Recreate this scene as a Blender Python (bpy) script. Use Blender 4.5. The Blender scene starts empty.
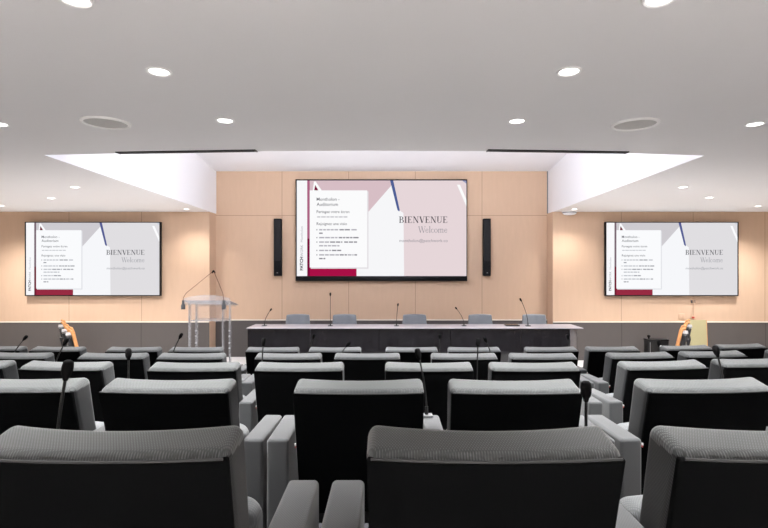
import bpy, bmesh, math, random
from mathutils import Vector, Matrix
random.seed(4)
PI = math.pi
scn = bpy.context.scene
COL = scn.collection
F, VX, VY, CH = 500.0, 388.0, 264.0, 1.67          # focal length in pixels, vanishing point, camera height
EXPO = 0.32
PRINT = False

def wx(px, d): return (px - VX) * d / F
def wz(py, d): return CH - (py - VY) * d / F
def P(px, py, d): return Vector((wx(px, d), d, wz(py, d)))

# ------------------------------------------------------------------ materials
def lin(c):
    out = []
    for v in c:
        v = v / 255.0
        out.append(v / 12.92 if v <= .04045 else ((v + .055) / 1.055) ** 2.4)
    return tuple(out) + (1.0,)

def newmat(name):
    m = bpy.data.materials.new(name); m.use_nodes = True
    nt = m.node_tree
    return m, nt, nt.nodes['Principled BSDF']

def plain(name, rgb, rough=.5, metal=0.0, spec=.5, noise=0.0, scale=40.0, bump=0.0):
    m, nt, b = newmat(name)
    c = lin(rgb)
    b.inputs['Base Color'].default_value = c
    b.inputs['Roughness'].default_value = rough
    b.inputs['Metallic'].default_value = metal
    b.inputs['Specular IOR Level'].default_value = spec
    if noise or bump:
        tc = nt.nodes.new('ShaderNodeTexCoord')
        n = nt.nodes.new('ShaderNodeTexNoise'); n.inputs['Scale'].default_value = scale; n.inputs['Detail'].default_value = 4
        nt.links.new(tc.outputs['Object'], n.inputs['Vector'])
        if noise:
            mx = nt.nodes.new('ShaderNodeMix'); mx.data_type = 'RGBA'
            mx.inputs[6].default_value = tuple(v * (1 - noise) for v in c[:3]) + (1,)
            mx.inputs[7].default_value = tuple(min(1, v * (1 + noise)) for v in c[:3]) + (1,)
            nt.links.new(n.outputs['Fac'], mx.inputs[0])
            nt.links.new(mx.outputs[2], b.inputs['Base Color'])
        if bump:
            bp = nt.nodes.new('ShaderNodeBump'); bp.inputs['Strength'].default_value = bump; bp.inputs['Distance'].default_value = .002
            nt.links.new(n.outputs['Fac'], bp.inputs['Height'])
            nt.links.new(bp.outputs['Normal'], b.inputs['Normal'])
    return m

def fabric(name, rgb, contrast=.35, scale=34.0, rough=.75, sheen=.25, bump=.5):
    m, nt, b = newmat(name)
    c = lin(rgb)
    b.inputs['Roughness'].default_value = rough
    b.inputs['Specular IOR Level'].default_value = .3
    b.inputs['Sheen Weight'].default_value = sheen
    tc = nt.nodes.new('ShaderNodeTexCoord')
    hs = []
    for ang in (38, -38):
        mp = nt.nodes.new('ShaderNodeMapping'); mp.inputs['Rotation'].default_value = (math.radians(12), math.radians(ang * .6), math.radians(ang))
        nt.links.new(tc.outputs['Object'], mp.inputs['Vector'])
        w = nt.nodes.new('ShaderNodeTexWave'); w.inputs['Scale'].default_value = scale; w.inputs['Distortion'].default_value = 0
        nt.links.new(mp.outputs['Vector'], w.inputs['Vector'])
        hs.append(w)
    mul = nt.nodes.new('ShaderNodeMath'); mul.operation = 'MULTIPLY'
    nt.links.new(hs[0].outputs['Fac'], mul.inputs[0]); nt.links.new(hs[1].outputs['Fac'], mul.inputs[1])
    mx = nt.nodes.new('ShaderNodeMix'); mx.data_type = 'RGBA'
    mx.inputs[6].default_value = tuple(v * (1 - contrast) for v in c[:3]) + (1,)
    mx.inputs[7].default_value = tuple(min(1, v * (1 + 2 * contrast)) for v in c[:3]) + (1,)
    nt.links.new(mul.outputs[0], mx.inputs[0]); nt.links.new(mx.outputs[2], b.inputs['Base Color'])
    bp = nt.nodes.new('ShaderNodeBump'); bp.inputs['Strength'].default_value = bump; bp.inputs['Distance'].default_value = .0015
    nt.links.new(mul.outputs[0], bp.inputs['Height']); nt.links.new(bp.outputs['Normal'], b.inputs['Normal'])
    return m

def panelled(name, rgb, line, x0, step, zline=None, rough=.5, half=.0045, grain=.05):
    """Panels with fine vertical joints every `step` metres (and one horizontal joint)."""
    m, nt, b = newmat(name)
    N, L = nt.nodes, nt.links
    b.inputs['Roughness'].default_value = rough
    b.inputs['Specular IOR Level'].default_value = .25
    geo = N.new('ShaderNodeNewGeometry'); sep = N.new('ShaderNodeSeparateXYZ')
    L.new(geo.outputs['Position'], sep.inputs[0])
    def mt(op, a, v=None):
        n = N.new('ShaderNodeMath'); n.operation = op
        if isinstance(a, (int, float)): n.inputs[0].default_value = a
        else: L.new(a, n.inputs[0])
        if v is not None:
            if isinstance(v, (int, float)): n.inputs[1].default_value = v
            else: L.new(v, n.inputs[1])
        return n.outputs[0]
    t = mt('ADD', sep.outputs['X'], -x0 + 50 * step + step / 2)
    t = mt('MODULO', t, step)
    t = mt('ABSOLUTE', mt('SUBTRACT', t, step / 2))
    fac = mt('LESS_THAN', t, half)
    if zline is not None:
        z = mt('ABSOLUTE', mt('SUBTRACT', sep.outputs['Z'], zline))
        fac = mt('MAXIMUM', fac, mt('LESS_THAN', z, half))
    tc = N.new('ShaderNodeTexCoord'); mp = N.new('ShaderNodeMapping'); mp.inputs['Scale'].default_value = (3, 3, .5)
    L.new(tc.outputs['Object'], mp.inputs['Vector'])
    nz = N.new('ShaderNodeTexNoise'); nz.inputs['Scale'].default_value = 6; nz.inputs['Detail'].default_value = 6
    L.new(mp.outputs['Vector'], nz.inputs['Vector'])
    c = lin(rgb)
    g = N.new('ShaderNodeMix'); g.data_type = 'RGBA'
    g.inputs[6].default_value = tuple(v * (1 - grain) for v in c[:3]) + (1,)
    g.inputs[7].default_value = tuple(v * (1 + grain) for v in c[:3]) + (1,)
    L.new(nz.outputs['Fac'], g.inputs[0])
    mx = N.new('ShaderNodeMix'); mx.data_type = 'RGBA'
    L.new(fac, mx.inputs[0]); L.new(g.outputs[2], mx.inputs[6]); mx.inputs[7].default_value = lin(line)
    L.new(mx.outputs[2], b.inputs['Base Color'])
    return m

def emit(name, rgb, k=1.0):
    m = bpy.data.materials.new(name); m.use_nodes = True
    nt = m.node_tree; nt.nodes.clear()
    e = nt.nodes.new('ShaderNodeEmission'); o = nt.nodes.new('ShaderNodeOutputMaterial')
    e.inputs['Color'].default_value = lin(rgb); e.inputs['Strength'].default_value = k
    nt.links.new(e.outputs[0], o.inputs['Surface'])
    return m

def acrylic(name, tint=(252, 252, 253), gloss=.05):
    m = bpy.data.materials.new(name); m.use_nodes = True
    nt = m.node_tree; nt.nodes.clear()
    tr = nt.nodes.new('ShaderNodeBsdfTransparent'); tr.inputs['Color'].default_value = lin(tint)
    gl = nt.nodes.new('ShaderNodeBsdfGlossy'); gl.inputs['Roughness'].default_value = .08
    di = nt.nodes.new('ShaderNodeBsdfDiffuse'); di.inputs['Color'].default_value = (.85, .86, .9, 1)
    fr = nt.nodes.new('ShaderNodeFresnel'); fr.inputs['IOR'].default_value = 1.4
    m1 = nt.nodes.new('ShaderNodeMixShader'); m2 = nt.nodes.new('ShaderNodeMixShader')
    o = nt.nodes.new('ShaderNodeOutputMaterial')
    nt.links.new(fr.outputs[0], m1.inputs[0]); nt.links.new(tr.outputs[0], m1.inputs[1]); nt.links.new(gl.outputs[0], m1.inputs[2])
    m2.inputs[0].default_value = gloss
    nt.links.new(m1.outputs[0], m2.inputs[1]); nt.links.new(di.outputs[0], m2.inputs[2])
    nt.links.new(m2.outputs[0], o.inputs['Surface'])
    return m

M = {}
M['seat'] = fabric('grey_mesh_fabric', (68, 71, 72), contrast=.34, scale=75, bump=.3)
M['sidemesh'] = fabric('dark_mesh_sides', (44, 46, 48), contrast=.35, scale=75, bump=.3, sheen=.1)
M['pad'] = fabric('grey_seat_fabric', (90, 93, 95), contrast=.2, scale=60, bump=.2)
M['arm'] = fabric('grey_arm_fabric', (68, 70, 72), contrast=.12, scale=70, bump=.15)
M['rear'] = plain('black_rear_cloth', (11, 12, 13), rough=.95, spec=.05, noise=.15, scale=300)
M['piping'] = plain('piping', (66, 67, 68), rough=.7, spec=.2)
M['black'] = plain('black_plastic', (18, 18, 19), rough=.45)
M['bezel'] = plain('black_bezel', (7, 8, 12), rough=.5, spec=.2)
M['blackmetal'] = plain('black_metal', (22, 22, 24), rough=.35, metal=.3)
M['foam'] = plain('black_foam', (17, 17, 18), rough=.95, spec=.1, bump=.5, scale=900)
M['steel'] = plain('steel', (170, 172, 175), rough=.3, metal=.9)
M['ceiling'] = plain('ceiling_paint', (238, 236, 235), rough=.9, spec=.1, noise=.01, scale=3)
M['white'] = plain('white_paint', (240, 240, 244), rough=.85, spec=.1)
M['wallc'] = panelled('wood_panel_center', (207, 177, 152), (164, 134, 112), -1.908, 1.2, 2.543)
M['walll'] = panelled('wood_panel_left', (207, 177, 152), (164, 134, 112), -5.538, 1.26)
M['wallr'] = panelled('wood_panel_right', (207, 177, 152), (164, 134, 112), 4.05, 1.247)
M['dadol'] = panelled('dado_left', (90, 85, 83), (60, 56, 55), -5.538, 1.26, rough=.55, grain=.02)
M['dador'] = panelled('dado_right', (90, 85, 83), (60, 56, 55), 4.05, 1.247, rough=.55, grain=.02)
M['dadoc'] = panelled('dado_center', (84, 80, 79), (60, 56, 55), -1.908, 1.2, rough=.55, grain=.02)
M['ledge'] = plain('ledge', (222, 212, 200), rough=.5)
M['floor'] = plain('floor_carpet', (214, 212, 212), rough=.85, noise=.08, scale=60)
M['carpet'] = plain('shaded_carpet', (58, 58, 62), rough=.95, spec=.1, noise=.2, scale=120)  # shade between the seat rows is put into this dark tone
M['plaster'] = plain('side_plaster', (215, 200, 186), rough=.9)
M['deskfront'] = plain('desk_front_gloss', (24, 22, 25), rough=.14, spec=.5)
M['desktop'] = plain('desk_top', (156, 153, 159), rough=.35)
M['deskend'] = plain('desk_end_gloss', (96, 92, 92), rough=.2)
M['shell'] = fabric('pale_blue_grey_fabric', (136, 141, 147), contrast=.08, scale=60, bump=.1)
M['acrylic'] = acrylic('clear_acrylic')
M['acrylic2'] = acrylic('frosted_edge_acrylic', gloss=.20)
M['darkgrey'] = plain('dark_grey', (58, 60, 64), rough=.5)
M['neck'] = plain('gooseneck', (96, 52, 42), rough=.4, metal=.4)
M['wood'] = plain('chair_wood', (206, 146, 92), rough=.45, noise=.15, scale=25)
M['vinyl'] = plain('black_vinyl', (20, 20, 24), rough=.4)
M['padwhite'] = plain('white_rail', (150, 149, 150), rough=.5)
M['board'] = plain('olive_board', (172, 164, 126), rough=.6, noise=.04, scale=20)
M['grille'] = plain('speaker_grille', (196, 194, 190), rough=.7, noise=.2, scale=400)
M['rim'] = plain('off_white_plastic', (246, 245, 243), rough=.5)
M['slot'] = plain('black_slot', (14, 14, 15), rough=.6)
M['spk'] = plain('navy_black_speaker', (13, 14, 19), rough=.75, spec=.2)
M['spkg'] = plain('navy_speaker_grille', (17, 18, 24), rough=.8, noise=.15, scale=500)
M['plate'] = plain('beige_plate', (205, 172, 146), rough=.5)
M['redbit'] = plain('red_tag', (176, 60, 52), rough=.6)
M['tagwhite'] = plain('white_tag', (225, 225, 225), rough=.6)
M['lens'] = emit('lamp_lens', (255, 252, 248), 9.0)

# ------------------------------------------------------------------ mesh helpers
def new_obj(name, bm, mats, parent=None, smooth=True, loc=None):
    me = bpy.data.meshes.new(name)
    bmesh.ops.recalc_face_normals(bm, faces=bm.faces[:])
    bm.to_mesh(me); bm.free()
    if not isinstance(mats, (list, tuple)): mats = [mats]
    for m in mats: me.materials.append(m)
    if smooth:
        for p in me.polygons: p.use_smooth = True
        try: me.set_sharp_from_angle(angle=math.radians(40))
        except Exception: pass
    o = bpy.data.objects.new(name, me); COL.objects.link(o)
    if parent is not None: o.parent = parent
    if loc is not None: o.location = loc
    return o

def tag(o, label, cat, group=None):
    o['label'] = label; o['category'] = cat
    if group: o['group'] = group
    return o

def thing(name, label, cat, loc=(0, 0, 0), rz=0, group=None):
    o = bpy.data.objects.new(name, None); COL.objects.link(o)
    o.location = loc; o.rotation_euler = (0, 0, rz); o.empty_display_size = .1
    return tag(o, label, cat, group)

def structure(name, bm, mats, smooth=False):
    o = new_obj(name, bm, mats, smooth=smooth); o['kind'] = 'structure'; return o

def axis_pts(h, r, nm, nc):
    a = [-h + r * (1 - math.cos(i / nc * PI / 2)) if False else -h + r * i / nc for i in range(nc)]
    mid = [-(h - r) + 2 * (h - r) * i / nm for i in range(nm + 1)]
    return a + mid + [-v for v in reversed(a)]

def rounded(bm, c, h, r, nm=(1, 1, 1), nc=3, fn=None):
    """A box of half-sizes h about c with edges rounded to radius r; fn deforms its points."""
    r = min(r, min(h) * .98)
    A = [axis_pts(h[i], r, nm[i], nc) for i in range(3)]
    n = [len(a) for a in A]
    vs = {}
    def vert(i, j, k):
        key = (i, j, k)
        if key in vs: return vs[key]
        p = Vector((A[0][i], A[1][j], A[2][k]))
        q = Vector([max(-(h[t] - r), min(h[t] - r, p[t])) for t in range(3)])
        d = p - q
        if d.length > 1e-9:
            # even out the corner spacing
            d = Vector([math.tan(v / r * PI / 4) if abs(v) > 1e-9 else 0 for v in d])
            p = q + d.normalized() * r
        p = p + Vector(c)
        if fn: p = Vector(fn(p))
        vs[key] = bm.verts.new(p)
        return vs[key]
    for ax in range(3):
        u, v = [(1, 2), (0, 2), (0, 1)][ax]
        for side in (0, n[ax] - 1):
            for i in range(n[u] - 1):
                for j in range(n[v] - 1):
                    idx = []
                    for a, b in ((i, j), (i + 1, j), (i + 1, j + 1), (i, j + 1)):
                        t = [0, 0, 0]; t[ax] = side; t[u] = a; t[v] = b
                        idx.append(vert(*t))
                    bm.faces.new(idx)
    return bm

def rbox(c, h, r=.005, nm=(1, 1, 1), nc=2, fn=None):
    return rounded(bmesh.new(), c, h, r, nm, nc, fn)

def tube(bm, pts, rad, seg=8, cap=True):
    pts = [Vector(p) for p in pts]
    rads = rad if isinstance(rad, (list, tuple)) else [rad] * len(pts)
    rings = []
    up = Vector((0, 0, 1))
    for i, p in enumerate(pts):
        t = (pts[min(i + 1, len(pts) - 1)] - pts[max(i - 1, 0)])
        t = t.normalized() if t.length > 1e-9 else Vector((0, 0, 1))
        ref = Vector((1, 0, 0)) if abs(t.x) < .8 else Vector((0, 1, 0))
        a = t.cross(ref).normalized(); b = t.cross(a)
        rings.append([bm.verts.new(p + (a * math.cos(2 * PI * k / seg) + b * math.sin(2 * PI * k / seg)) * rads[i]) for k in range(seg)])
    for r0, r1 in zip(rings, rings[1:]):
        for k in range(seg):
            bm.faces.new((r0[k], r0[(k + 1) % seg], r1[(k + 1) % seg], r1[k]))
    if cap:
        bm.faces.new(rings[0]); bm.faces.new(rings[-1])
    return bm

def lathe(bm, prof, c=(0, 0, 0), seg=24, axis='Z'):
    c = Vector(c)
    rings = []
    for r, z in prof:
        if r < 1e-6:
            rings.append([bm.verts.new(c + Vector((0, 0, z)))]); continue
        rings.append([bm.verts.new(c + Vector((r * math.cos(2 * PI * k / seg), r * math.sin(2 * PI * k / seg), z))) for k in range(seg)])
    for a, b in zip(rings, rings[1:]):
        for k in range(seg):
            k2 = (k + 1) % seg
            if len(a) == 1 and len(b) == 1: continue
            if len(a) == 1: bm.faces.new((a[0], b[k], b[k2]))
            elif len(b) == 1: bm.faces.new((a[k], a[k2], b[0]))
            else: bm.faces.new((a[k], a[k2], b[k2], b[k]))
    return bm

def prism(bm, poly, z0, z1, to=lambda x, y, z: (x, y, z)):
    a = [bm.verts.new(to(x, y, z0)) for x, y in poly]
    b = [bm.verts.new(to(x, y, z1)) for x, y in poly]
    bm.faces.new(a); bm.faces.new(b)
    for i in range(len(a)):
        j = (i + 1) % len(a)
        bm.faces.new((a[i], a[j], b[j], b[i]))
    return bm

def quad(bm, *pts, mi=0):
    f = bm.faces.new([bm.verts.new(p) for p in pts]); f.material_index = mi; return f

def bezier(p0, p1, p2, n=10):
    p0, p1, p2 = Vector(p0), Vector(p1), Vector(p2)
    return [p0 * (1 - t) ** 2 + p1 * 2 * t * (1 - t) + p2 * t * t for t in [i / n for i in range(n + 1)]]

# ------------------------------------------------------------------ room shell
ZC = CH + .905                                      # lower ceiling
YS, YC = 8.68, 9.0                                  # side wall parts, recessed middle part
XL, XR = -3.10, 2.861                               # the two returns
WL, WR, YB = -7.6, 7.5, -4.5
ROWD = [.97, 1.93, 2.87, 3.85, 4.88]               # rear of the backs, row nearest the camera first
ROWZ = [.480, .362, .248, .128, .004]
SEATH = .81

bm = bmesh.new()                                    # stepped floor
prof = [(YB, ROWZ[0])]
for i in range(1, 5):
    y = ROWD[i] - .13
    prof += [(y, ROWZ[i - 1]), (y, ROWZ[i])]
prof.append((YC, 0.0))
for (y0, z0), (y1, z1) in zip(prof, prof[1:]):
    if (y1, z1) == prof[-1]: y1 = 4.95
    if y0 == YB: y0 = .5
    quad(bm, (WL, y0, z0), (WR, y0, z0), (WR, y1, z1), (WL, y1, z1))
structure('floor_tiers', bm, M['carpet'])
bm = bmesh.new(); quad(bm, (WL, YB, ROWZ[0]), (WR, YB, ROWZ[0]), (WR, .5, ROWZ[0]), (WL, .5, ROWZ[0]))
structure('floor_rear', bm, M['floor'])  # unseen floor made pale so it bounces light up to the ceiling
bm = bmesh.new(); quad(bm, (WL, 4.95, 0), (WR, 4.95, 0), (WR, YC, 0), (WL, YC, 0))
structure('floor', bm, M['floor'])

ZT = 3.339                                          # recess ceiling where it meets the middle wall
def zrec(y): return ZT + .07 * (YC - y)
bm = bmesh.new()
quad(bm, (XL, YC, 0), (XR, YC, 0), (XR, YC, ZT + .02), (XL, YC, ZT + .02))
structure('wall_back', bm, M['wallc'])
bm = bmesh.new()
quad(bm, (WL, YS, 0), (XL, YS, 0), (XL, YS, ZC), (WL, YS, ZC))
quad(bm, (XL, YS, 0), (XL, YC, 0), (XL, YC, ZC), (XL, YS, ZC))
structure('wall_back_left', bm, M['walll'])
bm = bmesh.new()
quad(bm, (XR, YS, 0), (WR, YS, 0), (WR, YS, ZC), (XR, YS, ZC))
quad(bm, (XR, YS, 0), (XR, YC, 0), (XR, YC, ZC), (XR, YS, ZC))
structure('wall_back_right', bm, M['wallr'])
bm = bmesh.new(); quad(bm, (WL, YB, 0), (WL, YS, 0), (WL, YS, ZC), (WL, YB, ZC)); structure('wall_left', bm, M['plaster'])
bm = bmesh.new(); quad(bm, (WR, YB, 0), (WR, YS, 0), (WR, YS, ZC), (WR, YB, ZC)); structure('wall_right', bm, M['plaster'])
bm = bmesh.new(); quad(bm, (WL, YB, 0), (WR, YB, 0), (WR, YB, ZC), (WL, YB, ZC)); structure('wall_rear', bm, M['plaster'])

# dado and ledge
DZ = .655
def dado(name, x0, x1, y, mat):
    b = rbox(((x0 + x1) / 2, y - .0075, DZ / 2), ((x1 - x0) / 2, .0075, DZ / 2), .002)
    structure(name, b, mat)
def ledge(name, x0, x1, y):
    b = rbox(((x0 + x1) / 2, y - .012, DZ + .010), ((x1 - x0) / 2, .012, .010), .002)
    structure(name, b, M['ledge'])
dado('trim_1', WL, XL, YS, M['dadol']); dado('trim_2', XR, WR, YS, M['dador']); dado('trim_3', XL, XR, YC, M['dadoc'])
ledge('trim_4', WL, XL, YS); ledge('trim_5', XR, WR, YS); ledge('trim_6', XL, XR, YC)

# lower ceiling with the opening of the recess
def on_ceil(px, py):
    d = (ZC - CH) * F / (VY - py); return (wx(px, d), d)
edge = [on_ceil(44, 155), on_ceil(121, 153.4), on_ceil(257, 151.2), on_ceil(372, 150.7), on_ceil(487, 151), on_ceil(624, 153.1), on_ceil(704.6, 155.5)]
bl, br = (XL + .01, YC), (XR + .02, YC)
bm = bmesh.new()
T = ZC
quad(bm, (WL, YB, T), (WR, YB, T), (WR, 3.0, T), (WL, 3.0, T))
xs = [WL] + [e[0] for e in edge] + [WR]
ys = [edge[0][1]] + [e[1] for e in edge] + [edge[-1][1]]
for i in range(len(xs) - 1):
    quad(bm, (xs[i], 3.0, T), (xs[i + 1], 3.0, T), (xs[i + 1], ys[i + 1], T), (xs[i], ys[i], T))
quad(bm, (WL, edge[0][1], T), (edge[0][0], edge[0][1], T), (bl[0], YC, T), (WL, YC, T))
quad(bm, (edge[-1][0], edge[-1][1], T), (WR, edge[-1][1], T), (WR, YC, T), (br[0], YC, T))
structure('ceiling', bm, M['ceiling'])
bm = bmesh.new()                                    # recess: front fascia, two sides and the upper ceiling
for a, b in zip(edge, edge[1:]):
    quad(bm, (a[0], a[1], T), (b[0], b[1], T), (b[0], b[1], zrec(b[1])), (a[0], a[1], zrec(a[1])))
for e, k in ((edge[0], bl), (edge[-1], br)):
    quad(bm, (e[0], e[1], T), (k[0], k[1], T), (k[0], k[1], zrec(k[1])), (e[0], e[1], zrec(e[1])))
y0 = min(e[1] for e in edge) - .02
quad(bm, (-3.5, y0, zrec(y0)), (3.4, y0, zrec(y0)), (3.4, YC, ZT), (-3.5, YC, ZT))
structure('ceiling_recess', bm, M['white'])

# ------------------------------------------------------------------ ceiling fittings
def lamp(kind, loc, energy, size=.05, cone=None, blend=.6, color=(1, .98, .96), rot=(0, 0, 0), sy=None, name='lamp_or_fill_light'):
    L = bpy.data.lights.new(name, kind); L.energy = energy; L.color = color
    if kind == 'SPOT':
        L.spot_size = math.radians(cone); L.spot_blend = blend; L.shadow_soft_size = size
    elif kind == 'AREA':
        L.size = size
        if sy: L.shape = 'RECTANGLE'; L.size_y = sy
    else:
        L.shadow_soft_size = size
    o = bpy.data.objects.new(name, L); COL.objects.link(o); o.location = loc; o.rotation_euler = rot
    return o

def downlight_src(r=.05):
    t = thing('recessed_downlight', '', 'light')
    b = lathe(bmesh.new(), [(r * .82, .004), (r * .86, -.002), (r * 1.02, -.006), (r * 1.16, -.004), (r * 1.2, .004)], seg=28)
    new_obj('trim_ring', b, M['rim'], t)
    b = lathe(bmesh.new(), [(0, -.004), (r * .6, -.0036), (r * .84, -.001), (r * .84, .004)], seg=28)
    new_obj('lens', b, M['lens'], t)
    return t

def dup(root, loc, rz=0.0, label=None, group=None):
    r = root.copy(); COL.objects.link(r); r.location = loc; r.rotation_euler = (0, 0, rz)
    if label: r['label'] = label
    if group: r['group'] = group
    for ch in list(root.children):
        c = ch.copy(); COL.objects.link(c); c.parent = r
        for g in list(ch.children):
            d = g.copy(); COL.objects.link(d); d.parent = c
    return r

E_MAIN, E_SIDE, E_WALL, E_REAR_FILL = 165, 155, 55, 350
LIGHTS = [  # px, py on the ceiling, label, energy
    (159, 71.5, 'bright round downlight left of centre, middle of its line of three on main ceiling', 200),
    (569, 71.5, 'bright round downlight right of centre, middle of its line of three on main ceiling', 200),
    (225, 120.5, 'round downlight between the left ceiling speaker and the bright recess', 150),
    (517, 121, 'round downlight between the right ceiling speaker and the bright recess', 150),
    (75, -1, 'downlight half cut off by the top of the picture, left one', 170),
    (660, -1.5, 'downlight half cut off by the top of the picture, right one', 170),
    (755, 124, 'round downlight at far right edge, beyond the right ceiling speaker', E_MAIN),
    (-1, 124, 'round downlight cut by left edge of picture, beyond the left ceiling speaker', E_MAIN),
    (75, 187, 'small downlight on the left lower ceiling, first one behind the recess corner', E_SIDE),
    (51, 198, 'small downlight on the left lower ceiling above the left end of the screen', E_SIDE),
    (1, 205.5, 'small downlight at left picture edge close above the wood panel wall', E_SIDE),
    (683, 187, 'small downlight on the right lower ceiling, first one behind the recess corner', E_SIDE),
    (709.5, 197.5, 'small downlight on the right lower ceiling above the middle of the right screen', E_SIDE),
    (758, 206, 'small downlight at right picture edge close above the wood panel wall', E_SIDE),
]
src = None
LG = 'recessed ceiling downlights'
for px, py, lab, en in LIGHTS:
    x, y = on_ceil(px, py)
    if src is None:
        src = downlight_src(); src.location = (x, y, ZC); src['label'] = lab; src['group'] = LG
    else: dup(src, (x, y, ZC), 0, lab, LG)
    lamp('SPOT', (x, y, ZC - .03), en, .05, 140 if en == E_SIDE else 100 if en == 200 else 84, .7)
for px, y, lab in ((186.5, 8.22, 'small downlight grazing the wood wall beside the left end of the recess'),
                   (574.5, 8.22, 'small downlight grazing the wood wall beside the round white detector')):
    x = wx(px, y)
    dup(src, (x, y, ZC), 0, lab, LG)
    lamp('SPOT', (x, y, ZC - .03), E_WALL, .06, 125, 1.0, color=(1, .95, .89))
for x in (-3.9, -2.5, 2.35, 3.75):                  # added fill lights out of frame at both sides, for the outer seats
    for y in (1.7, 2.4) if abs(x) < 3 else (2.4, 3.2): lamp('SPOT', (x, y, ZC - .03), 105, .05, 92, .8)
# added fill lights behind the camera: their bounce off the floor brightens the ceiling
for x in (-4.2, -2.5, -1.05, .9, 2.4, 4.1):
    for y in (-1.5, -2.5, -3.5): lamp('SPOT', (x, y, ZC - .03), E_REAR_FILL, .05, 70, .5)

for px, py, lab in ((106, 122.5, 'round grey flush ceiling speaker in the left half of the main ceiling'),
                    (635, 124, 'round grey flush ceiling speaker in the right half of the main ceiling')):
    x, y = on_ceil(px, py)
    t = thing('ceiling_speaker', lab, 'speaker', (x, y, ZC), 0, 'ceiling speakers')
    new_obj('rim', lathe(bmesh.new(), [(.125, 0), (.127, -.010), (.136, -.013), (.144, -.008), (.146, 0)], seg=40), M['rim'], t)
    new_obj('grille', lathe(bmesh.new(), [(0, -.004), (.06, -.004), (.127, -.003), (.128, 0)], seg=40), M['grille'], t)

for a, b_, lab in ((edge[1], edge[2], 'black linear slot vent along the left half of the recess front edge'),
                   (edge[4], edge[5], 'black linear slot vent along the right half of the recess front edge')):
    A, B = Vector((a[0], a[1], 0)), Vector((b_[0], b_[1], 0))
    u = (B - A).normalized(); n = Vector((u.y, -u.x, 0))
    L = (B - A).length
    t = thing('ceiling_vent', lab, 'vent', (A + B) / 2 + n * .035 + Vector((0, 0, ZC)), math.atan2(u.y, u.x), 'slot vents')
    new_obj('slot', rbox((0, 0, -.004), (L / 2, .030, .004), .002), M['slot'], t)
    new_obj('divider', rbox((0, 0, -.009), (L / 2 - .01, .004, .003), .001), M['blackmetal'], t)
    for s in (-1, 1):
        new_obj('end_cap', rbox((s * (L / 2 + .003), 0, -.005), (.004, .032, .005), .001), M['blackmetal'], t)

x, y = wx(569.5, 8.52), 8.52
t = thing('smoke_detector', 'round white detector dome under the ceiling beside the right end of recess', 'detector', (x, y, ZC))
new_obj('base', lathe(bmesh.new(), [(0, 0), (.125, 0), (.128, -.012), (.122, -.022), (0, -.022)], seg=32), M['rim'], t)
new_obj('dome', lathe(bmesh.new(), [(.115, -.022), (.112, -.045), (.09, -.062), (.05, -.07), (0, -.072)], seg=32), M['white'], t)
new_obj('band', lathe(bmesh.new(), [(.116, -.024), (.119, -.030), (.116, -.036)], seg=32), M['darkgrey'], t)

# recess: hidden cove strips over the front fascia wash the upper ceiling and the sides
lamp('AREA', (-.1, 4.4, 2.85), 105, 2.4, rot=(math.radians(138), 0, 0), sy=.25, color=(.93, .94, 1.0), name='cove_light')

for x in (-1.7, -.1, 1.5):                           # added unseen fill lights inside the recess, for far seats and ceiling
    for y in (5.1, 6.7): lamp('SPOT', (x, y, zrec(y) - .03), 225, .08, 84, .5, rot=(math.radians(-20), 0, 0))
    lamp('SPOT', (x, 6.2, zrec(6.2) - .03), 260, .08, 54, .6)

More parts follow.
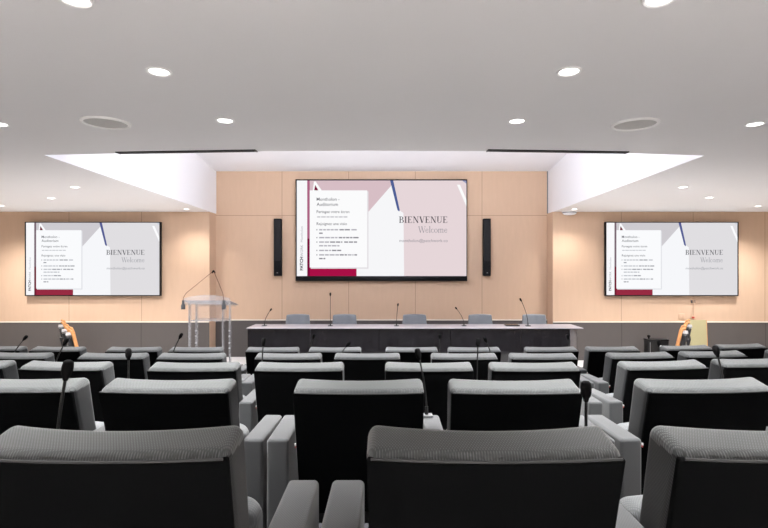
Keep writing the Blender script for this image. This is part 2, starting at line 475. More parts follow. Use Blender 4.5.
# ------------------------------------------------------------------ screens
GL = {}
def glyph(ch):
    """A letter as quads in a cap-height 1 box: serif face with thick and thin strokes."""
    q = []
    def rect(x0, y0, x1, y1): q.append([(x0, y0), (x1, y0), (x1, y1), (x0, y1)])
    def line(x0, y0, x1, y1, w):                    # slanted stroke, horizontal width w
        q.append([(x0, y0), (x0 + w, y0), (x1 + w, y1), (x1, y1)])
    def arc(cx, cy, rx, ry, a0, a1, w0, w1, n=10):  # w0 at the sides, w1 at top and bottom
        for i in range(n):
            pts = []
            for a in (a0 + (a1 - a0) * i / n, a0 + (a1 - a0) * (i + 1) / n):
                a = math.radians(a); c, s = math.cos(a), math.sin(a)
                w = w1 + (w0 - w1) * abs(c) ** 1.5
                pts.append(((cx + rx * c, cy + ry * s), (cx + (rx - w) * c, cy + (ry - min(w, ry * .8)) * s)))
            q.append([pts[0][0], pts[1][0], pts[1][1], pts[0][1]])
    S, t = .15, .05
    if ch == 'B':
        rect(.10, 0, .10 + S, 1); rect(0, 0, .40, t); rect(0, 1 - t, .36, 1); rect(.2, .5, .4, .5 + t)
        arc(.36, .755, .28, .245, 90, -90, S, t); arc(.38, .26, .34, .27, 90, -90, S, t); w = .75
    elif ch == 'I':
        rect(.11, 0, .11 + S, 1); rect(0, 0, .37, t); rect(0, 1 - t, .37, 1); w = .40
    elif ch == 'E':
        rect(.10, 0, .10 + S, 1); rect(0, 0, .66, t); rect(0, 1 - t, .64, 1); rect(.2, .49, .46, .49 + t)
        rect(.61, 0, .66, .24); rect(.59, .78, .64, 1); rect(.43, .38, .47, .64); w = .72
    elif ch == 'N':
        rect(.12, 0, .12 + t, 1); rect(0, 0, .29, t); rect(0, 1 - t, .24, 1); line(.66, 0, .10, 1, .17)
        rect(.71, 0, .71 + t, 1); rect(.60, 1 - t, .88, 1); w = .88
    elif ch == 'V':
        line(.36, 0, .06, 1, .17); line(.44, 0, .70, 1, t); rect(0, 1 - t, .32, 1); rect(.60, 1 - t, .86, 1); w = .82
    elif ch == 'U':
        rect(.10, .28, .10 + S, 1); rect(0, 1 - t, .36, 1); rect(.66, .28, .66 + t, 1); rect(.56, 1 - t, .82, 1)
        arc(.405, .29, .305, .30, 180, 360, .10, t); w = .84
    elif ch == 'W':
        line(.27, 0, .03, 1, .10); line(.30, 0, .52, 1, t * .8); line(.73, 0, .46, 1, .10); line(.77, 0, .99, 1, t * .8)
        rect(-.04, 1 - .04, .2, 1); rect(.38, 1 - .04, .62, 1); rect(.88, 1 - .04, 1.1, 1); w = 1.05
    elif ch == 'e':
        arc(.25, .31, .23, .31, 20, 335, .085, .045, 14); rect(.06, .33, .46, .33 + .04); w = .52
    elif ch == 'l':
        rect(.10, 0, .19, 1.02); rect(.02, 0, .28, .04); rect(.03, .98, .19, 1.02); w = .30
    elif ch == 'c':
        arc(.25, .31, .23, .31, 45, 320, .085, .045, 12); w = .48
    elif ch == 'o':
        arc(.28, .31, .26, .31, 0, 360, .09, .045, 16); w = .58
    elif ch == 'm':
        for x in (.08, .39, .70): rect(x, 0, x + .085, .60); rect(x - .07, 0, x + .155, .04)
        arc(.29, .44, .185, .18, 0, 160, .085, .045, 6); arc(.60, .44, .185, .18, 0, 160, .085, .045, 6); rect(.01, .56, .1, .60); w = .93
    else: w = .3
    return q, w
def serif(text, gap=.07):
    x, out = 0, []
    for ch in text:
        q, w = glyph(ch)
        for f in q: out.append([(p[0] + x, p[1]) for p in f])
        x += w + gap
    return out, x - gap

TXT = {}
def plain_text(s, bold=0.0):
    """Sans lettering as polygons, scaled to width 1 and returned with its height / width."""
    if (s, bold) in TXT: return TXT[(s, bold)]
    cu = bpy.data.curves.new('lettering', 'FONT'); cu.body = s; cu.size = 1; cu.offset = bold; cu.resolution_u = 2
    o = bpy.data.objects.new('lettering', cu); COL.objects.link(o)
    dg = bpy.context.evaluated_depsgraph_get()
    ev = o.evaluated_get(dg); me = ev.to_mesh()
    vs = [(v.co.x, v.co.y) for v in me.vertices]; fs = [list(p.vertices) for p in me.polygons]
    ev.to_mesh_clear(); bpy.data.objects.remove(o); bpy.data.curves.remove(cu)
    x0 = min(v[0] for v in vs); x1 = max(v[0] for v in vs)
    k = 1 / (x1 - x0)
    polys = [[((vs[i][0] - x0) * k, vs[i][1] * k) for i in f] for f in fs]
    TXT[(s, bold)] = polys
    return polys

PAL_MAIN = dict(bg=(230, 214, 217), bg2=(215, 190, 197), paper=(246, 246, 248), strip=(248, 248, 250), mauve=(172, 96, 130), wine=(120, 12, 58),
                crim=(168, 16, 70), card=(251, 251, 252), shade=(226, 222, 226), navy=(80, 96, 150), white=(252, 252, 252), corner=(150, 150, 185),
                ink=(56, 54, 62), soft=(92, 90, 100), mid=(140, 138, 146), pale=(176, 174, 182))
PAL_SIDE = dict(bg=(224, 222, 225), bg2=(206, 203, 208), paper=(246, 247, 250), strip=(250, 250, 252), mauve=(120, 100, 112), wine=(110, 28, 50),
                crim=(150, 44, 66), card=(250, 251, 253), shade=(224, 225, 230), navy=(84, 92, 146), white=(252, 252, 254), corner=(200, 205, 215),
                ink=(66, 68, 76), soft=(100, 102, 110), mid=(146, 148, 156), pale=(184, 186, 194))
KEYS = list(PAL_MAIN)

def screen_art(bm, tf):
    """The welcome slide. Coordinates: x 28..712, y 40..428 (down), laid on the glass by tf(u, v, layer)."""
    def poly(pts, key, layer):
        vs = [bm.verts.new(tf((x - 28) / 684, (428 - y) / 388, layer)) for x, y in pts]
        try:
            f = bm.faces.new(vs); f.material_index = KEYS.index(key)
        except ValueError: pass
    def R(x0, y0, x1, y1, key, layer): poly([(x0, y0), (x1, y0), (x1, y1), (x0, y1)], key, layer)
    R(28, 40, 712, 428, 'bg', 0)
    poly([(76, 40), (407, 40), (411, 60), (318, 165), (318, 393), (76, 393)], 'bg2', 1)
    poly([(411, 58), (440, 160), (458, 172), (461, 428), (268, 428), (268, 393), (316, 393), (316, 168)], 'paper', 2)
    R(66, 40, 80, 276, 'mauve', 3); R(66, 276, 80, 428, 'wine', 3); R(80, 390, 269, 428, 'crim', 3)
    R(28, 40, 70, 428, 'strip', 4)
    R(84, 84, 317, 398, 'shade', 4)
    poly([(92, 82), (97, 44), (104, 44), (130, 82)], 'white', 4); poly([(98, 82), (102, 58), (116, 82)], 'wine', 5)
    R(80, 80, 312, 393, 'card', 6)
    poly([(404, 40), (417, 40), (443, 160), (441, 166), (434, 160)], 'navy', 5)
    poly([(674, 57), (686, 57), (712, 118), (712, 146)], 'white', 5)
    poly([(694, 40), (712, 40), (712, 53)], 'corner', 5)
    def words(s, x0, x1, y, key, bold=.02, asp=None):
        for f in plain_text(s, bold):
            poly([(x0 + px * (x1 - x0), y - py * (x1 - x0) * (asp or 1)) for px, py in f], key, 8)
    words('Montholon -', 108, 200, 122, 'soft', .005); words('Auditorium', 108, 194, 143, 'soft', .006)
    words('Partagez votre \u00e9cran', 108, 240, 172, 'soft', .006)
    words('Rejoignez une visio', 108, 230, 221, 'soft', .006)
    def greek(x0, x1, y, key, h=5.5):               # lines too small to read: word-long dashes
        x = x0
        rr = random.Random(int(x0 * 31 + y * 7))
        while x < x1 - 2:
            w = min(rr.uniform(9, 22), x1 - x)
            R(x, y - h / 2, x + w, y + h / 2, key, 8); x += w + 3
    greek(110, 232, 188, 'pale', 4)
    for y in (240, 272, 290, 324, 342): R(107, y - 2.5, 111, y + 2.5, 'mid', 8)
    for x0, x1, y, k in ((118, 196, 240, 'pale'), (200, 244, 240, 'mid'), (248, 270, 240, 'pale'), (118, 135, 254, 'mid'), (118, 192, 272, 'pale'), (197, 281, 272, 'mid'),
                         (118, 158, 290, 'pale'), (162, 212, 290, 'mid'), (219, 271, 290, 'mid'), (118, 200, 305, 'pale'), (118, 166, 324, 'pale'), (170, 207, 324, 'mid'),
                         (118, 198, 342, 'pale'), (201, 230, 342, 'mid'), (233, 257, 342, 'pale'), (260, 271, 342, 'mid'), (118, 143, 357, 'mid')):
        greek(x0, x1, y, k)
    for s, y0, y1, key, bold in (('PATCH', 405, 350, 'ink', .03), ('WORK', 348, 302, 'mid', 0.0), ('Montholon', 290, 226, 'pale', 0.0)):
        for f in plain_text(s, bold):
            poly([(53 - py * (y0 - y1), y0 - px * (y0 - y1)) for px, py in f], key, 8)
    q, w = serif('BIENVENUE'); k = 196 / w
    for f in q: poly([(440 + x * k, 212 - y * 26) for x, y in f], 'ink', 8)
    q, w = serif('Welcome', .0); k = 118 / w
    for f in q: poly([(518 + x * k, 252 - y * 26) for x, y in f], 'mid', 8)
    words('montholon@patchwork.co', 442, 636, 290, 'mid', 0.0)

def make_screen(label, x0, x1, z0, z1, yf, depth, bez, pal, k, group=None):
    """bez: widths left, right, top, bottom of the black frame; yf: the glass; depth: back to the wall side."""
    t = thing('tv_screen', label, 'screen', ((x0 + x1) / 2, yf + depth, z0), 0, group)
    ox, oy, oz = t.location
    W, H = x1 - x0, z1 - z0
    l, r, tp, bt = bez
    new_obj('housing', rbox((0, -depth / 2 + .003, H / 2), (W / 2, depth / 2 - .004, H / 2), .004), M['black'], t)
    bm = bmesh.new()
    def bar(a0, a1, b0, b1): rounded(bm, ((a0 + a1) / 2, -depth, (b0 + b1) / 2), ((a1 - a0) / 2, .008, (b1 - b0) / 2), .002, nc=1)
    bar(-W / 2, W / 2, H - tp, H); bar(-W / 2, W / 2, 0, bt); bar(-W / 2, -W / 2 + l, bt, H - tp); bar(W / 2 - r, W / 2, bt, H - tp)
    new_obj('bezel', bm, M['bezel'], t)
    bm = bmesh.new()
    aw, ah = W - l - r, H - tp - bt
    def tf(u, v, layer): return (-W / 2 + l + u * aw, -depth - .001 - layer * .0005, bt + v * ah)
    screen_art(bm, tf)
    mats = [emit('slide_' + n, pal[n], k) for n in KEYS]
    me = bpy.data.meshes.new('display'); bm.to_mesh(me); bm.free()
    for m in mats: me.materials.append(m)
    o = bpy.data.objects.new('display', me); COL.objects.link(o); o.parent = t
    b = rbox((0, .010, H / 2), (min(.4, W * .2), .014, min(.25, H * .25)), .004)
    new_obj('mounting_bracket', b, M['blackmetal'], t)
    return t

KS = 2 ** -EXPO
d = 8.90
make_screen('large screen with pink welcome slide in the middle of the wood wall above desk', wx(295.6, d), wx(467.2, d), wz(281, d), wz(179.3, d), d, .085,
            (.022, .014, .022, .088), PAL_MAIN, KS)
d = 8.60
for (xa, xb), lab in (((25, 160.6), 'smaller greyer welcome screen on the left wood wall, beyond the lectern'), ((605.2, 738.4), 'smaller greyer welcome screen on right wood wall, above board and folded chairs')):
    make_screen(lab, wx(xa, d), wx(xb, d), wz(296, d), wz(221.9, d), d, .055, (.020, .018, .014, .016), PAL_SIDE, KS, 'side screens')

# column speakers beside the large screen
for px, lab in ((277.2, 'slim black upright speaker on wood wall, left of the large screen'), (487.4, 'slim black upright speaker on wood wall, right of the large screen')):
    d = 8.85
    t = thing('slim_speaker', lab, 'speaker', (wx(px, d), 8.99, wz(276, d)), 0, 'upright wall speakers')
    H = wz(218.4, d) - wz(276, d)
    new_obj('housing', rbox((0, -.075, H / 2), (.066, .055, H / 2), .012), M['spk'], t)
    new_obj('grille', rbox((0, -.131, H * .62), (.058, .004, H * .355), .003), M['spkg'], t)
    new_obj('lower_panel', rbox((0, -.131, H * .13), (.058, .003, H * .115), .003), M['spk'], t)
    new_obj('badge', rbox((.0, -.1355, H * .055), (.012, .0015, .006), .001), M['steel'], t)
    for z in (.15, .85): new_obj('bracket', rbox((0, -.012, H * z), (.03, .02, .04), .003), M['blackmetal'], t)

# sockets under the right hand screen
for px, py, w, h, lab in ((692.6, 301.6, .045, .045, 'square wall socket close under the right screen'), (681.5, 316.5, .05, .05, 'double wall socket just above the dado ledge beside the olive board')):
    t = thing('power_socket', lab, 'socket', (wx(px, YS), YS, wz(py, YS)), 0, 'wall sockets')
    new_obj('plate', rbox((0, -.006, 0), (w, .006, h), .003), M['plate'], t)
    for s in (-1, 1): new_obj('outlet', rbox((s * w * .5, -.013, 0), (w * .35, .002, h * .55), .001), M['darkgrey'] if py < 310 else M['plate'], t)
t = thing('power_plug', 'small red plug on the wood wall behind the top of olive board', 'plug', (wx(692.6, YS), YS, wz(317.3, YS)))
new_obj('plug_body', rbox((0, -.014, 0), (.020, .014, .013), .006), M['redbit'], t)
new_obj('plate', rbox((0, -.003, 0), (.04, .003, .035), .002), M['plate'], t)
cb = tube(bmesh.new(), bezier((wx(692.6, YS), YS - .02, wz(297, YS)), (wx(693.5, YS), YS - .06, wz(307, YS)), (wx(692.6, YS), YS - .03, wz(315.5, YS)), 14), .005, 6)
tag(new_obj('power_cable', cb, M['plate']), 'thin beige cable hanging from the right screen down to the red plug', 'cable')

# ------------------------------------------------------------------ auditorium seats
BH = .535                                           # height of the back cushion
def back_fn(p):
    x, y, z = p
    k = (x / .26) ** 2
    f = max(0, min(1, y / .098))                     # 0 at the rear face, 1 at the front
    y2 = y + k * (.018 + .030 * f)
    y2 += (SEATH - z) * .26                         # recline
    x2 = x * (1 - .05 * max(0, (SEATH - z)))
    top = max(0, min(1, (z - SEATH + .12) / .12))
    z2 = z + top * f * .028            # the top rises towards the front
    return (x2, y2, z2)

def make_seat(shared):
    """shared: True = armrests on both sides (the left seat of a pair), False = right armrest only."""
    t = thing('auditorium_seat', '', 'seat')
    b = rounded(bmesh.new(), (0, .049, SEATH + .006 - BH / 2), (.258, .049, BH / 2), .024, (14, 2, 8), 4, back_fn)
    for f in b.faces:                                # faces on both sides get the darker mesh
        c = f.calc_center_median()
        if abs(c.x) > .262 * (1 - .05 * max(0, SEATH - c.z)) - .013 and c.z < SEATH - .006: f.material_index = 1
    bk = new_obj('backrest', b, [M['seat'], M['sidemesh']], t)
    zt = SEATH - .006
    b = rounded(bmesh.new(), (0, .003, (zt + .29) / 2), (.2565, .007, (zt - .29) / 2), .005, (14, 1, 8), 2, back_fn)
    new_obj('rear_panel', b, M['rear'], bk)
    pts = [back_fn((-.248 + .496 * i / 18, -.003, SEATH - .004)) for i in range(19)]
    new_obj('piping', tube(bmesh.new(), pts, .0030, 6), M['piping'], bk)
    bm = bmesh.new()
    for z0, mi in ((.586, 0), (.577, 1)):
        n0 = len(bm.faces)
        x, y, z = back_fn((-.258, .0, z0))
        rounded(bm, (x, y - .008, z0), (.0022, .004, .0045), .0008, nc=1)
        bm.faces.ensure_lookup_table()
        for f in bm.faces[n0:]: f.material_index = mi
    new_obj('fabric_tag', bm, [M['tagwhite'], M['redbit']], bk)
    def pad_fn(p):
        x, y, z = p
        return (x, y - (z - .25) * .10, z - .012 * (x / .23) ** 4)
    b = rounded(bmesh.new(), (0, .335, .41), (.248, .062, .185), .045, (8, 1, 5), 4, pad_fn)
    sp = new_obj('seat_cushion', b, M['pad'], t)
    b = rounded(bmesh.new(), (0, .268, .375), (.236, .012, .155), .010, (4, 1, 3), 2, pad_fn)
    new_obj('seat_shell', b, M['rear'], sp)
    sides = ((-1, .312), (1, .312))
    out = []
    if shared: out = [(-.319, .043), (.309, .039)]
    else: out = [(.350, .041)]
    for x, w in out:
        b = rounded(bmesh.new(), (x, .195, .31), (w, .165, .31), .014, (1, 3, 3), 3)
        ar = new_obj('armrest', b, M['arm'], t)
        b = rounded(bmesh.new(), (x, .195, .011), (w * .9, .17, .011), .004)
        new_obj('foot_plate', b, M['blackmetal'], ar)
    x0 = -.275 if shared else -.262
    XE = .268 if shared else .307
    new_obj('cross_beam', rbox(((XE + x0) / 2, .30, .19), ((XE - x0) / 2, .03, .025), .006), M['blackmetal'], t)
    return t

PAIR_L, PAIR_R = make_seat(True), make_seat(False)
first = {True: True, False: True}
# per row: (left px of the rear face, turn towards the middle in degrees, left seat of its pair?)
ROWS = [
    [(-18, 0, 0), (367.5, 0, 1), (680, 0, 0)],
    [(-58.5, -1.5, 1), (100.5, -1.5, 0), (293, 0, 1), (452, 0, 0), (645, 3, 1)],
    [(-78, -4, 1), (21, -4, 0), (147, 0, 1), (253, 0, 0), (385.5, 0, 1), (491, 0, 0), (624, 7, 1), (722, 7, 0)],
    [(-18, -3, 0), (79, -.5, 1), (157, -.5, 0), (254, 0, 1), (334, 0, 0), (431.4, 0, 1), (509.5, 0, 0), (608, 5.5, 1), (684, 5.5, 0), (772, 9, 1)],
    [(-28, -3, 1), (33, -3, 0), (105, -.5, 1), (167, -.5, 0), (243, 0, 1), (307, 0, 0), (386, 0, 1), (452, 0, 0), (529, 2, 1), (593, 2, 0), (667, 8, 1), (725, 8, 0)],
]
ORD = ['', 'first', 'second', 'third', 'fourth', 'fifth', 'sixth', 'seventh', 'eighth', 'ninth', 'tenth', 'eleventh', 'twelfth']
ROWNAME = ['last row, closest to the viewer', 'second last row before the viewer', 'middle one of five rows', 'second row back from the desk', 'front row facing the desk']
PAIR, CROSS, HALF = .618, .760, .2545
ANCHOR = [1, 2, 4, 4, 6]                            # the seat of each row the others are spaced from
gaps = {}
FIRSTPOS = {}
for r, row in enumerate(ROWS):
    n = len(row); pos = [None] * n
    k = ANCHOR[r]
    pos[k] = (wx(row[k][0], ROWD[r] + .015) + HALF, ROWD[r])
    for i in list(range(k + 1, n)) + list(range(k - 1, -1, -1)):
        s_ = 1 if i > k else -1
        j = i - s_
        th = math.radians((row[i][1] + row[j][1]) / 2)
        step = PAIR if row[min(i, j)][2] else CROSS + (.027 if r == 0 else 0) + .30 * abs(math.radians(row[i][1] - row[j][1]))
        pos[i] = (pos[j][0] + s_ * step * math.cos(th), pos[j][1] + s_ * step * math.sin(th))
    FIRSTPOS[r] = pos[0]
    for i, (pl, deg, left) in enumerate(row):
        th = math.radians(deg); left = bool(left)
        xc, dc = pos[i]
        lab = 'grey seat, black behind, %s from left in the %s' % (ORD[i + 1], ROWNAME[r])
        g = 'auditorium seats in rows'
        s = PAIR_L if left else PAIR_R
        if first[left]:
            s.location = (xc, dc, ROWZ[r]); s.rotation_euler = (0, 0, th); s['label'] = lab; s['group'] = g; first[left] = False
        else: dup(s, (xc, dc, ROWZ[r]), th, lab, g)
        if left:                                     # front end of the armrest shared by the pair
            p = Vector((xc, dc, ROWZ[r] + .62)) + Matrix.Rotation(th, 3, 'Z') @ Vector((.309, .325, 0))
            gaps.setdefault(r, []).append((p, i))
        if PRINT: print('SEAT', r, i, 'photo', pl, 'built', round(VX + (xc - HALF * math.cos(th)) * F / (dc - HALF * math.sin(th) + .015), 1))

# ------------------------------------------------------------------ gooseneck microphones on the shared armrests
def gooseneck(label, base, head, group, r_head=.0138, l_head=.043, name='gooseneck_microphone', foot=(.026, .02), bend=.0):
    t = thing(name, label, 'microphone', base, 0, group)
    H = Vector(head) - Vector(base)
    new_obj('base', rbox((0, 0, .005), (foot[0], foot[1], .005), .002), M['steel'] if foot[0] < .03 else M['darkgrey'], t)
    new_obj('socket', tube(bmesh.new(), [(0, 0, .008), (0, 0, .045)], [.009, .007], 10), M['black'], t)
    ctrl = Vector((H.x * .15 + bend, H.y * .15, H.z * .55))
    pts = bezier((0, 0, .04), ctrl, H, 14)
    tdir = (pts[-1] - pts[-2]).normalized()
    new_obj('stem', tube(bmesh.new(), pts, .0042, 7), M['black'], t)
    L = l_head
    hp = [H + tdir * (a * L - L * .5) for a in (-.25, -.1, .0, .08, .3, .6, .85, .97, 1.0)]
    hr = [.006, .0075, .009, r_head * .85, r_head, r_head, r_head * .9, r_head * .55, r_head * .1]
    new_obj('windscreen', tube(bmesh.new(), hp, hr, 14), M['foam'], t)
    return t

MICS = [  # row, head pixel, row words
    (0, 67.5, 368), (0, 586, 389),
    (1, 128.5, 353), (1, 418, 353), (1, 716, 350),
    (2, 66, 341), (2, 263.5, 341), (2, 478, 341.5),
    (3, 181, 335.5), (3, 348.5, 344), (3, 485, 339), (3, 659, 343),
    (3, 25.5, 337.5), (4, 314, 336), (4, 439.6, 336), (4, 567.6, 336.5),
]
used = set()
OUTER = {}                                          # two armrests at the left edge belong to seats just outside the picture
for r, hx, lab in ((0, 67.5, 'grey seat outside left edge of last row, only its shared armrest may show'), (3, 25.5, 'grey seat outside left edge of second row from desk, only its armrest may show')):
    x, y = FIRSTPOS[r]; th = math.radians(ROWS[r][0][1])
    q = Vector((x - PAIR * math.cos(th), y - PAIR * math.sin(th), ROWZ[r]))
    dup(PAIR_L, q, th, lab, 'auditorium seats in rows')
    OUTER[(r, hx)] = q + Matrix.Rotation(th, 3, 'Z') @ Vector((.309, .325, .62))
for r, hx, hy in MICS:
    best = None
    for j, (p, i) in enumerate(gaps.get(r, [])):
        px = VX + p.x * F / p.y
        if (r, j) in used: continue
        if best is None or abs(px - hx) < best[0]: best = (abs(px - hx), p, i, j)
    if (r, hx) in OUTER: best = (0, OUTER[(r, hx)], -1, -1)
    used.add((r, best[3]))
    p, i = best[1], best[2]
    short = ['last row', 'second last row', 'middle row', 'second row from desk', 'front row facing desk'][r]
    if i < 0: lab = 'black gooseneck microphone at left picture edge, beside the first seat of %s' % short
    else: lab = 'black gooseneck microphone between seats %s and %s from left, %s' % (ORD[i + 1], ORD[i + 2], short)
    p = p + Vector((max(-.02, min(.02, wx(hx, p.y) - p.x)), 0, .001))
    gooseneck(lab, p, P(hx, hy, p.y), 'armrest microphones')

# ------------------------------------------------------------------ desk, its chairs and microphones
D0, D1, DTZ = 7.2, 7.68, CH - 64 * 7.2 / F
XA, XB = wx(246, D0), wx(583.6, D0)
t = thing('conference_desk', 'long glossy dark desk with pale top in front of the big screen', 'desk', (0, 0, 0))
xi = wx(572, D0)                                    # where the rounded end begins
bm = bmesh.new()
prism(bm, [(XA, D0), (XB, D0), (XB - .012, D1), (XA + .01, D1)], DTZ - .012, DTZ)
bmesh.ops.bevel(bm, geom=bm.edges[:], offset=.003, segments=2, affect='EDGES')
new_obj('desk_top', bm, M['desktop'], t)
cuts = [wx(v, D0) for v in (247, 310, 379, 450.5, 521, 571)]
for a, b_ in zip(cuts, cuts[1:]):
    new_obj('front_panel', rbox(((a + b_) / 2, D0 + .035, (DTZ - .012) / 2), ((b_ - a) / 2 - .003, .012, (DTZ - .012) / 2), .003), M['deskfront'], t)
bm = bmesh.new()                                    # rounded right end
cx, R_ = cuts[-1] + .0, .17
arcp = [(cx + (XB - .03 - cx) * math.sin(a), D0 + .03 + R_ * (1 - math.cos(a))) for a in [i * PI / 2 / 8 for i in range(9)]]
outer = arcp + [(XB - .03, D1 - .02)]
inner = [(x - .02, y + .02) for x, y in reversed(outer)]
prism(bm, outer + inner, 0, DTZ - .012)
new_obj('rounded_end_panel', bm, M['deskend'], t)
new_obj('side_panel', rbox((XA + .02, (D0 + D1) / 2 + .02, (DTZ - .012) / 2), (.012, (D1 - D0) / 2 - .03, (DTZ - .012) / 2), .003), M['deskfront'], t)
for v in (310, 379, 450.5, 521):
    new_obj('support', rbox((wx(v, D0), (D0 + D1) / 2 + .04, (DTZ - .012) / 2), (.01, (D1 - D0) / 2 - .06, (DTZ - .012) / 2), .002), M['deskfront'], t)

DC = 8.05
def chair_proto():
    t = thing('swivel_chair', '', 'chair')
    def bf(p):
        x, y, z = p
        k = (x / .2) ** 2
        tp = 1 - .10 * max(0, (z - .62) / .25)
        return (x * tp, y - .05 * k + (z - .5) * .12, z - .006 * k)
    bk = new_obj('backrest', rounded(bmesh.new(), (0, 0, .665), (.205, .022, .195), .022, (10, 1, 6), 4, bf), M['shell'], t)
    new_obj('seat', rounded(bmesh.new(), (0, -.22, .45), (.215, .21, .03), .028, (3, 3, 1), 3), M['shell'], t)
    new_obj('back_support', tube(bmesh.new(), bezier((0, -.1, .43), (0, .06, .42), (0, .03, .60), 8), .016, 8), M['steel'], t)
    new_obj('pedestal', tube(bmesh.new(), [(0, -.2, .06), (0, -.2, .25), (0, -.2, .43)], [.022, .022, .028], 12), M['steel'], t)
    for k in range(5):
        a = 2 * PI * k / 5 + .3
        e = (.27 * math.cos(a), -.2 + .27 * math.sin(a), .05)
        lg = new_obj('leg', tube(bmesh.new(), [(0, -.2, .085), e], [.02, .013], 8), M['steel'], t)
        new_obj('caster', rbox((e[0], e[1], .0255), (.014, .025, .025), .01), M['black'], lg)
    return t
ch = chair_proto()
CG = 'chairs behind the desk'
for i, (a, b_, zt) in enumerate(((285.7, 310.5, 314), (332.5, 356.8, 314.2), (402, 427, 314), (467, 493, 314.6), (521, 546.5, 315))):
    lab = ['pale grey chair behind desk, closest to the lectern', 'pale grey chair behind desk, at the tallest upright microphone', 'pale grey chair at the middle of the desk',
           'pale grey chair behind desk, fourth from the lectern', 'pale grey chair behind desk by the black tablet, farthest from lectern'][i]
    loc = (wx((a + b_) / 2, DC), DC, 0)
    if i == 0: ch.location = loc; ch['label'] = lab; ch['group'] = CG
    else: dup(ch, loc, 0, lab, CG)

dm = 7.435
for bx, hx, hy, lab in ((264.4, 271, 309.5, 'thin desk microphone at the lectern end of the desk'), (330.4, 330.4, 294, 'tall straight desk microphone before the second chair'),
                        (396.5, 398, 304.5, 'thin desk microphone just left of the middle chair'), (464, 456, 308, 'thin desk microphone leaning left by the fourth chair'),
                        (528, 520.6, 299.5, 'tall leaning desk microphone by the black tablet before the last chair')):
    base = Vector((wx(bx, dm), dm, DTZ))
    tall = hy < 302
    gooseneck(lab, base, P(hx, hy, dm), 'desk microphones', r_head=.014 if tall else .012, l_head=.045 if tall else .035, name='desk_microphone', foot=(.034, .03))
t = thing('tablet', 'flat black tablet lying on the desk before the last chair', 'tablet', (wx(512, 7.47), 7.47, DTZ))
new_obj('case', rbox((0, 0, .008), (.10, .07, .008), .004), M['black'], t)
new_obj('glass', rbox((0, 0, .0165), (.09, .06, .001), .0005), M['deskfront'], t)

# ------------------------------------------------------------------ acrylic lectern
LD = 7.4
t = thing('lectern', 'clear acrylic lectern with tilted top beside the desk', 'lectern', (wx(208, LD), LD, 0))
ox = t.location.x
def lx_(px): return wx(px, LD) - ox
ztop = wz(301, LD)
new_obj('base_plate', rbox((0, .1, .012), (.36, .24, .012), .006), M['acrylic2'], t)
for a, b_ in ((188.5, 195.5), (222, 229)):
    for v in (a, b_):
        new_obj('side_post', rbox((lx_(v), .05, (ztop - .02) / 2 + .01), (.009, .035, (ztop - .06) / 2), .003), M['acrylic2'], t)
    for z in (.42, .50, .60, .68):
        new_obj('bolt', tube(bmesh.new(), [(lx_(b_), .008, z), (lx_(b_), .018, z)], .013, 10), M['steel'], t)
new_obj('front_panel', rbox((lx_(208.5), -.01, (wz(305, LD) + wz(318.5, LD)) / 2), (.27, .006, .10), .003), M['acrylic'], t)
new_obj('shelf', rbox((lx_(208.5), .12, wz(320.5, LD)), (.25, .16, .008), .003), M['acrylic2'], t)
def tilt(p):
    x, y, z = p
    return (x, y, z + (.16 - y) * .22)
new_obj('reading_plate', rbox((lx_(209), .13, ztop - .045), (.335, .21, .008), .004, fn=tilt), M['acrylic2'], t)
new_obj('reading_lip', rounded(bmesh.new(), (lx_(209), -.075, ztop - .005), (.335, .006, .05), .003, (14, 1, 1), 1, lambda p: (p[0], p[1], p[2] + .05 * (1 - ((p[0] - lx_(209)) / .335) ** 2) * (1 if p[2] > ztop - .005 else .3))), M['acrylic2'], t)
new_obj('reading_stop', rbox((lx_(209), .335, ztop - .045), (.30, .006, .025), .003, fn=tilt), M['acrylic'], t)
apex = P(213.3, 271.2, LD)
for px, lab, dx in ((186.3, 'gooseneck microphone on lectern corner farther from the desk', -.008), (226.3, 'gooseneck microphone on lectern corner nearer the desk', .008)):
    bx = wx(px, LD)
    m = thing('lectern_microphone', lab, 'microphone', (bx, LD - .113, wz(308.5, LD)), 0, 'lectern microphones')
    new_obj('holder', tube(bmesh.new(), [(0, 0, 0), (0, 0, .06), (0, 0, .075), (0, 0, .13)], [.03, .03, .018, .016], 14), M['darkgrey'], m)
    tip = Vector((apex.x + dx, apex.y + (.0 if dx > 0 else .02), apex.z)) - m.location
    s = 1 if dx < 0 else -1
    new_obj('stem', tube(bmesh.new(), [(0, 0, .12), (s * .004, 0, .17), (tip.x * .10, tip.y * .1, .235)] + [(tip.x * k, tip.y * k, .235 + (tip.z - .235) * (k - .1) / .9) for k in (.3, .6, 1)], .0045, 7), M['neck'], m)
    new_obj('capsule', tube(bmesh.new(), [tip + Vector((-s * .02, 0, -.03)), tip, tip + Vector((s * .01, 0, .014))], [.008, .013, .006], 10), M['foam'], m)

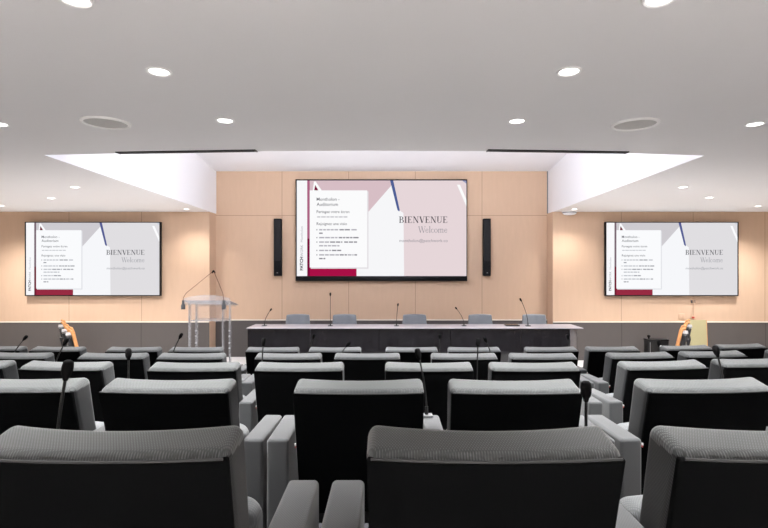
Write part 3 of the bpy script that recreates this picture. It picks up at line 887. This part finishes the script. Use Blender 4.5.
# ------------------------------------------------------------------ folded chairs, board, equipment case
def folded_chair(label, top_px, top_py, d, side):
    """side +1: pads lie on the right of the wooden rail; the chair stands folded and leans towards that side."""
    z = wz(top_py, d)
    lean = math.radians(12) * side
    t = thing('folding_chair', label, 'chair', (wx(top_px, d) - math.sin(lean) * z * .85, d, 0), math.atan2(-wx(top_px, d), d), 'folded wooden chairs')
    def ln(p):
        x, y, zz = p
        return (x + math.tan(lean) * zz, y, zz)
    for y in (0, .40):
        pts = [ln((0, y, .012)), ln((0, y, .35)), ln((0, y, z - .10)), ln((side * .012, y, z - .035)), ln((side * .045, y, z - .012))]
        new_obj('rail', tube(bmesh.new(), pts, [.017, .018, .019, .019, .014], 8), M['wood'], t)
    for y in (.04, .36):
        new_obj('leg', tube(bmesh.new(), [ln((side * .05, y, .012)), ln((side * .035, y, z * .62))], .014, 8), M['wood'], t)
    new_obj('cross_bar', tube(bmesh.new(), [ln((0, 0, .16)), ln((0, .4, .16))], .011, 8), M['wood'], t)
    new_obj('backrest', rounded(bmesh.new(), (side * .06, .20, z - .20), (.035, .185, .085), .02, (1, 3, 1), 3, ln), M['vinyl'], t)
    new_obj('top_bar', rounded(bmesh.new(), (side * .062, .20, z - .10), (.036, .17, .010), .008, (1, 3, 1), 2, ln), M['padwhite'], t)
    new_obj('seat', rounded(bmesh.new(), (side * .08, .20, z * .40), (.04, .19, .19), .02, (1, 3, 3), 3, ln), M['vinyl'], t)
    return t
folded_chair('folded wooden chair with black pads at left wall, the one closest to the wall', 67.3, 320.5, 8.20, -1)
folded_chair('folded wooden chair with black pads at left wall, middle of three', 71.0, 324.8, 7.76, -1)
folded_chair('folded wooden chair with black pads at left wall, nearest the lectern', 75.4, 328, 7.36, -1)
folded_chair('folded wooden chair with black pads, lower one farther from the olive board', 678.8, 326.3, 7.40, 1)
folded_chair('folded wooden chair with black pads, directly beside the olive board', 683.2, 320.5, 7.95, 1)

d = 8.58
xa, xb, zt = wx(690.6, d), wx(707.8, d), wz(320.2, d)
t = thing('board', 'pale olive board propped upright against the dado under the right screen', 'board', ((xa + xb) / 2, d, 0))
def lean_back(p): return (p[0], p[1] + p[2] * .05, p[2])
new_obj('sheet', rbox((0, 0, zt / 2), ((xb - xa) / 2 - .006, .008, zt / 2), .002, fn=lean_back), M['board'], t)
for s in (-1, 1):
    new_obj('edge_strip', rbox((s * ((xb - xa) / 2 - .003), 0, zt / 2), (.004, .010, zt / 2), .001, fn=lean_back), M['wood'] if s > 0 else M['board'], t)

d = 8.25
xa, xb, zt = wx(648, d), wx(669, d), wz(341, d)
t = thing('equipment_case', 'low black equipment box on the floor by the dado, left of folded chairs', 'box', ((xa + xb) / 2, d, 0))
hw = (xb - xa) / 2
new_obj('body', rbox((0, .07, zt / 2), (hw, .07, zt / 2), .012), M['black'], t)
new_obj('lid', rbox((0, .07, zt + .012), (hw + .004, .074, .014), .006), M['blackmetal'], t)
new_obj('light_strip', rbox((-hw + .035, -.003, zt * .55), (.004, .003, zt * .4), .001), M['steel'], t)
new_obj('indicator', rbox((.03, -.003, zt - .09), (.014, .004, .02), .003), M['white'], t)
new_obj('handle', tube(bmesh.new(), [(.09, -.002, zt - .1), (.09, -.03, zt - .1), (.15, -.03, zt - .1), (.15, -.002, zt - .1)], .006, 8), M['blackmetal'], t)
kb = new_obj('knob', lathe(bmesh.new(), [(.012, 0), (.012, .03), (.024, .036), (.027, .05), (.02, .062), (0, .066)], (-hw + .05, .07, zt + .024), 14), M['foam'], t)

# ------------------------------------------------------------------ camera, world, colour
cam = bpy.data.cameras.new('camera'); co = bpy.data.objects.new('camera', cam); COL.objects.link(co)
co.location = (0, 0, CH); co.rotation_euler = (PI / 2, 0, 0)
cam.sensor_fit = 'HORIZONTAL'; cam.sensor_width = 36; cam.lens = F / 768 * 36
cam.shift_x = -(VX - 384) / 768; cam.shift_y = 0
cam.clip_start = .05
scn.camera = co
w = bpy.data.worlds.new('world'); scn.world = w; w.use_nodes = True
w.node_tree.nodes['Background'].inputs[0].default_value = (.9, .92, 1, 1)
w.node_tree.nodes['Background'].inputs[1].default_value = .2
vs = scn.view_settings
vs.view_transform = 'Standard'; vs.look = 'None'; vs.exposure = EXPO; vs.gamma = 1; vs.use_curve_mapping = False
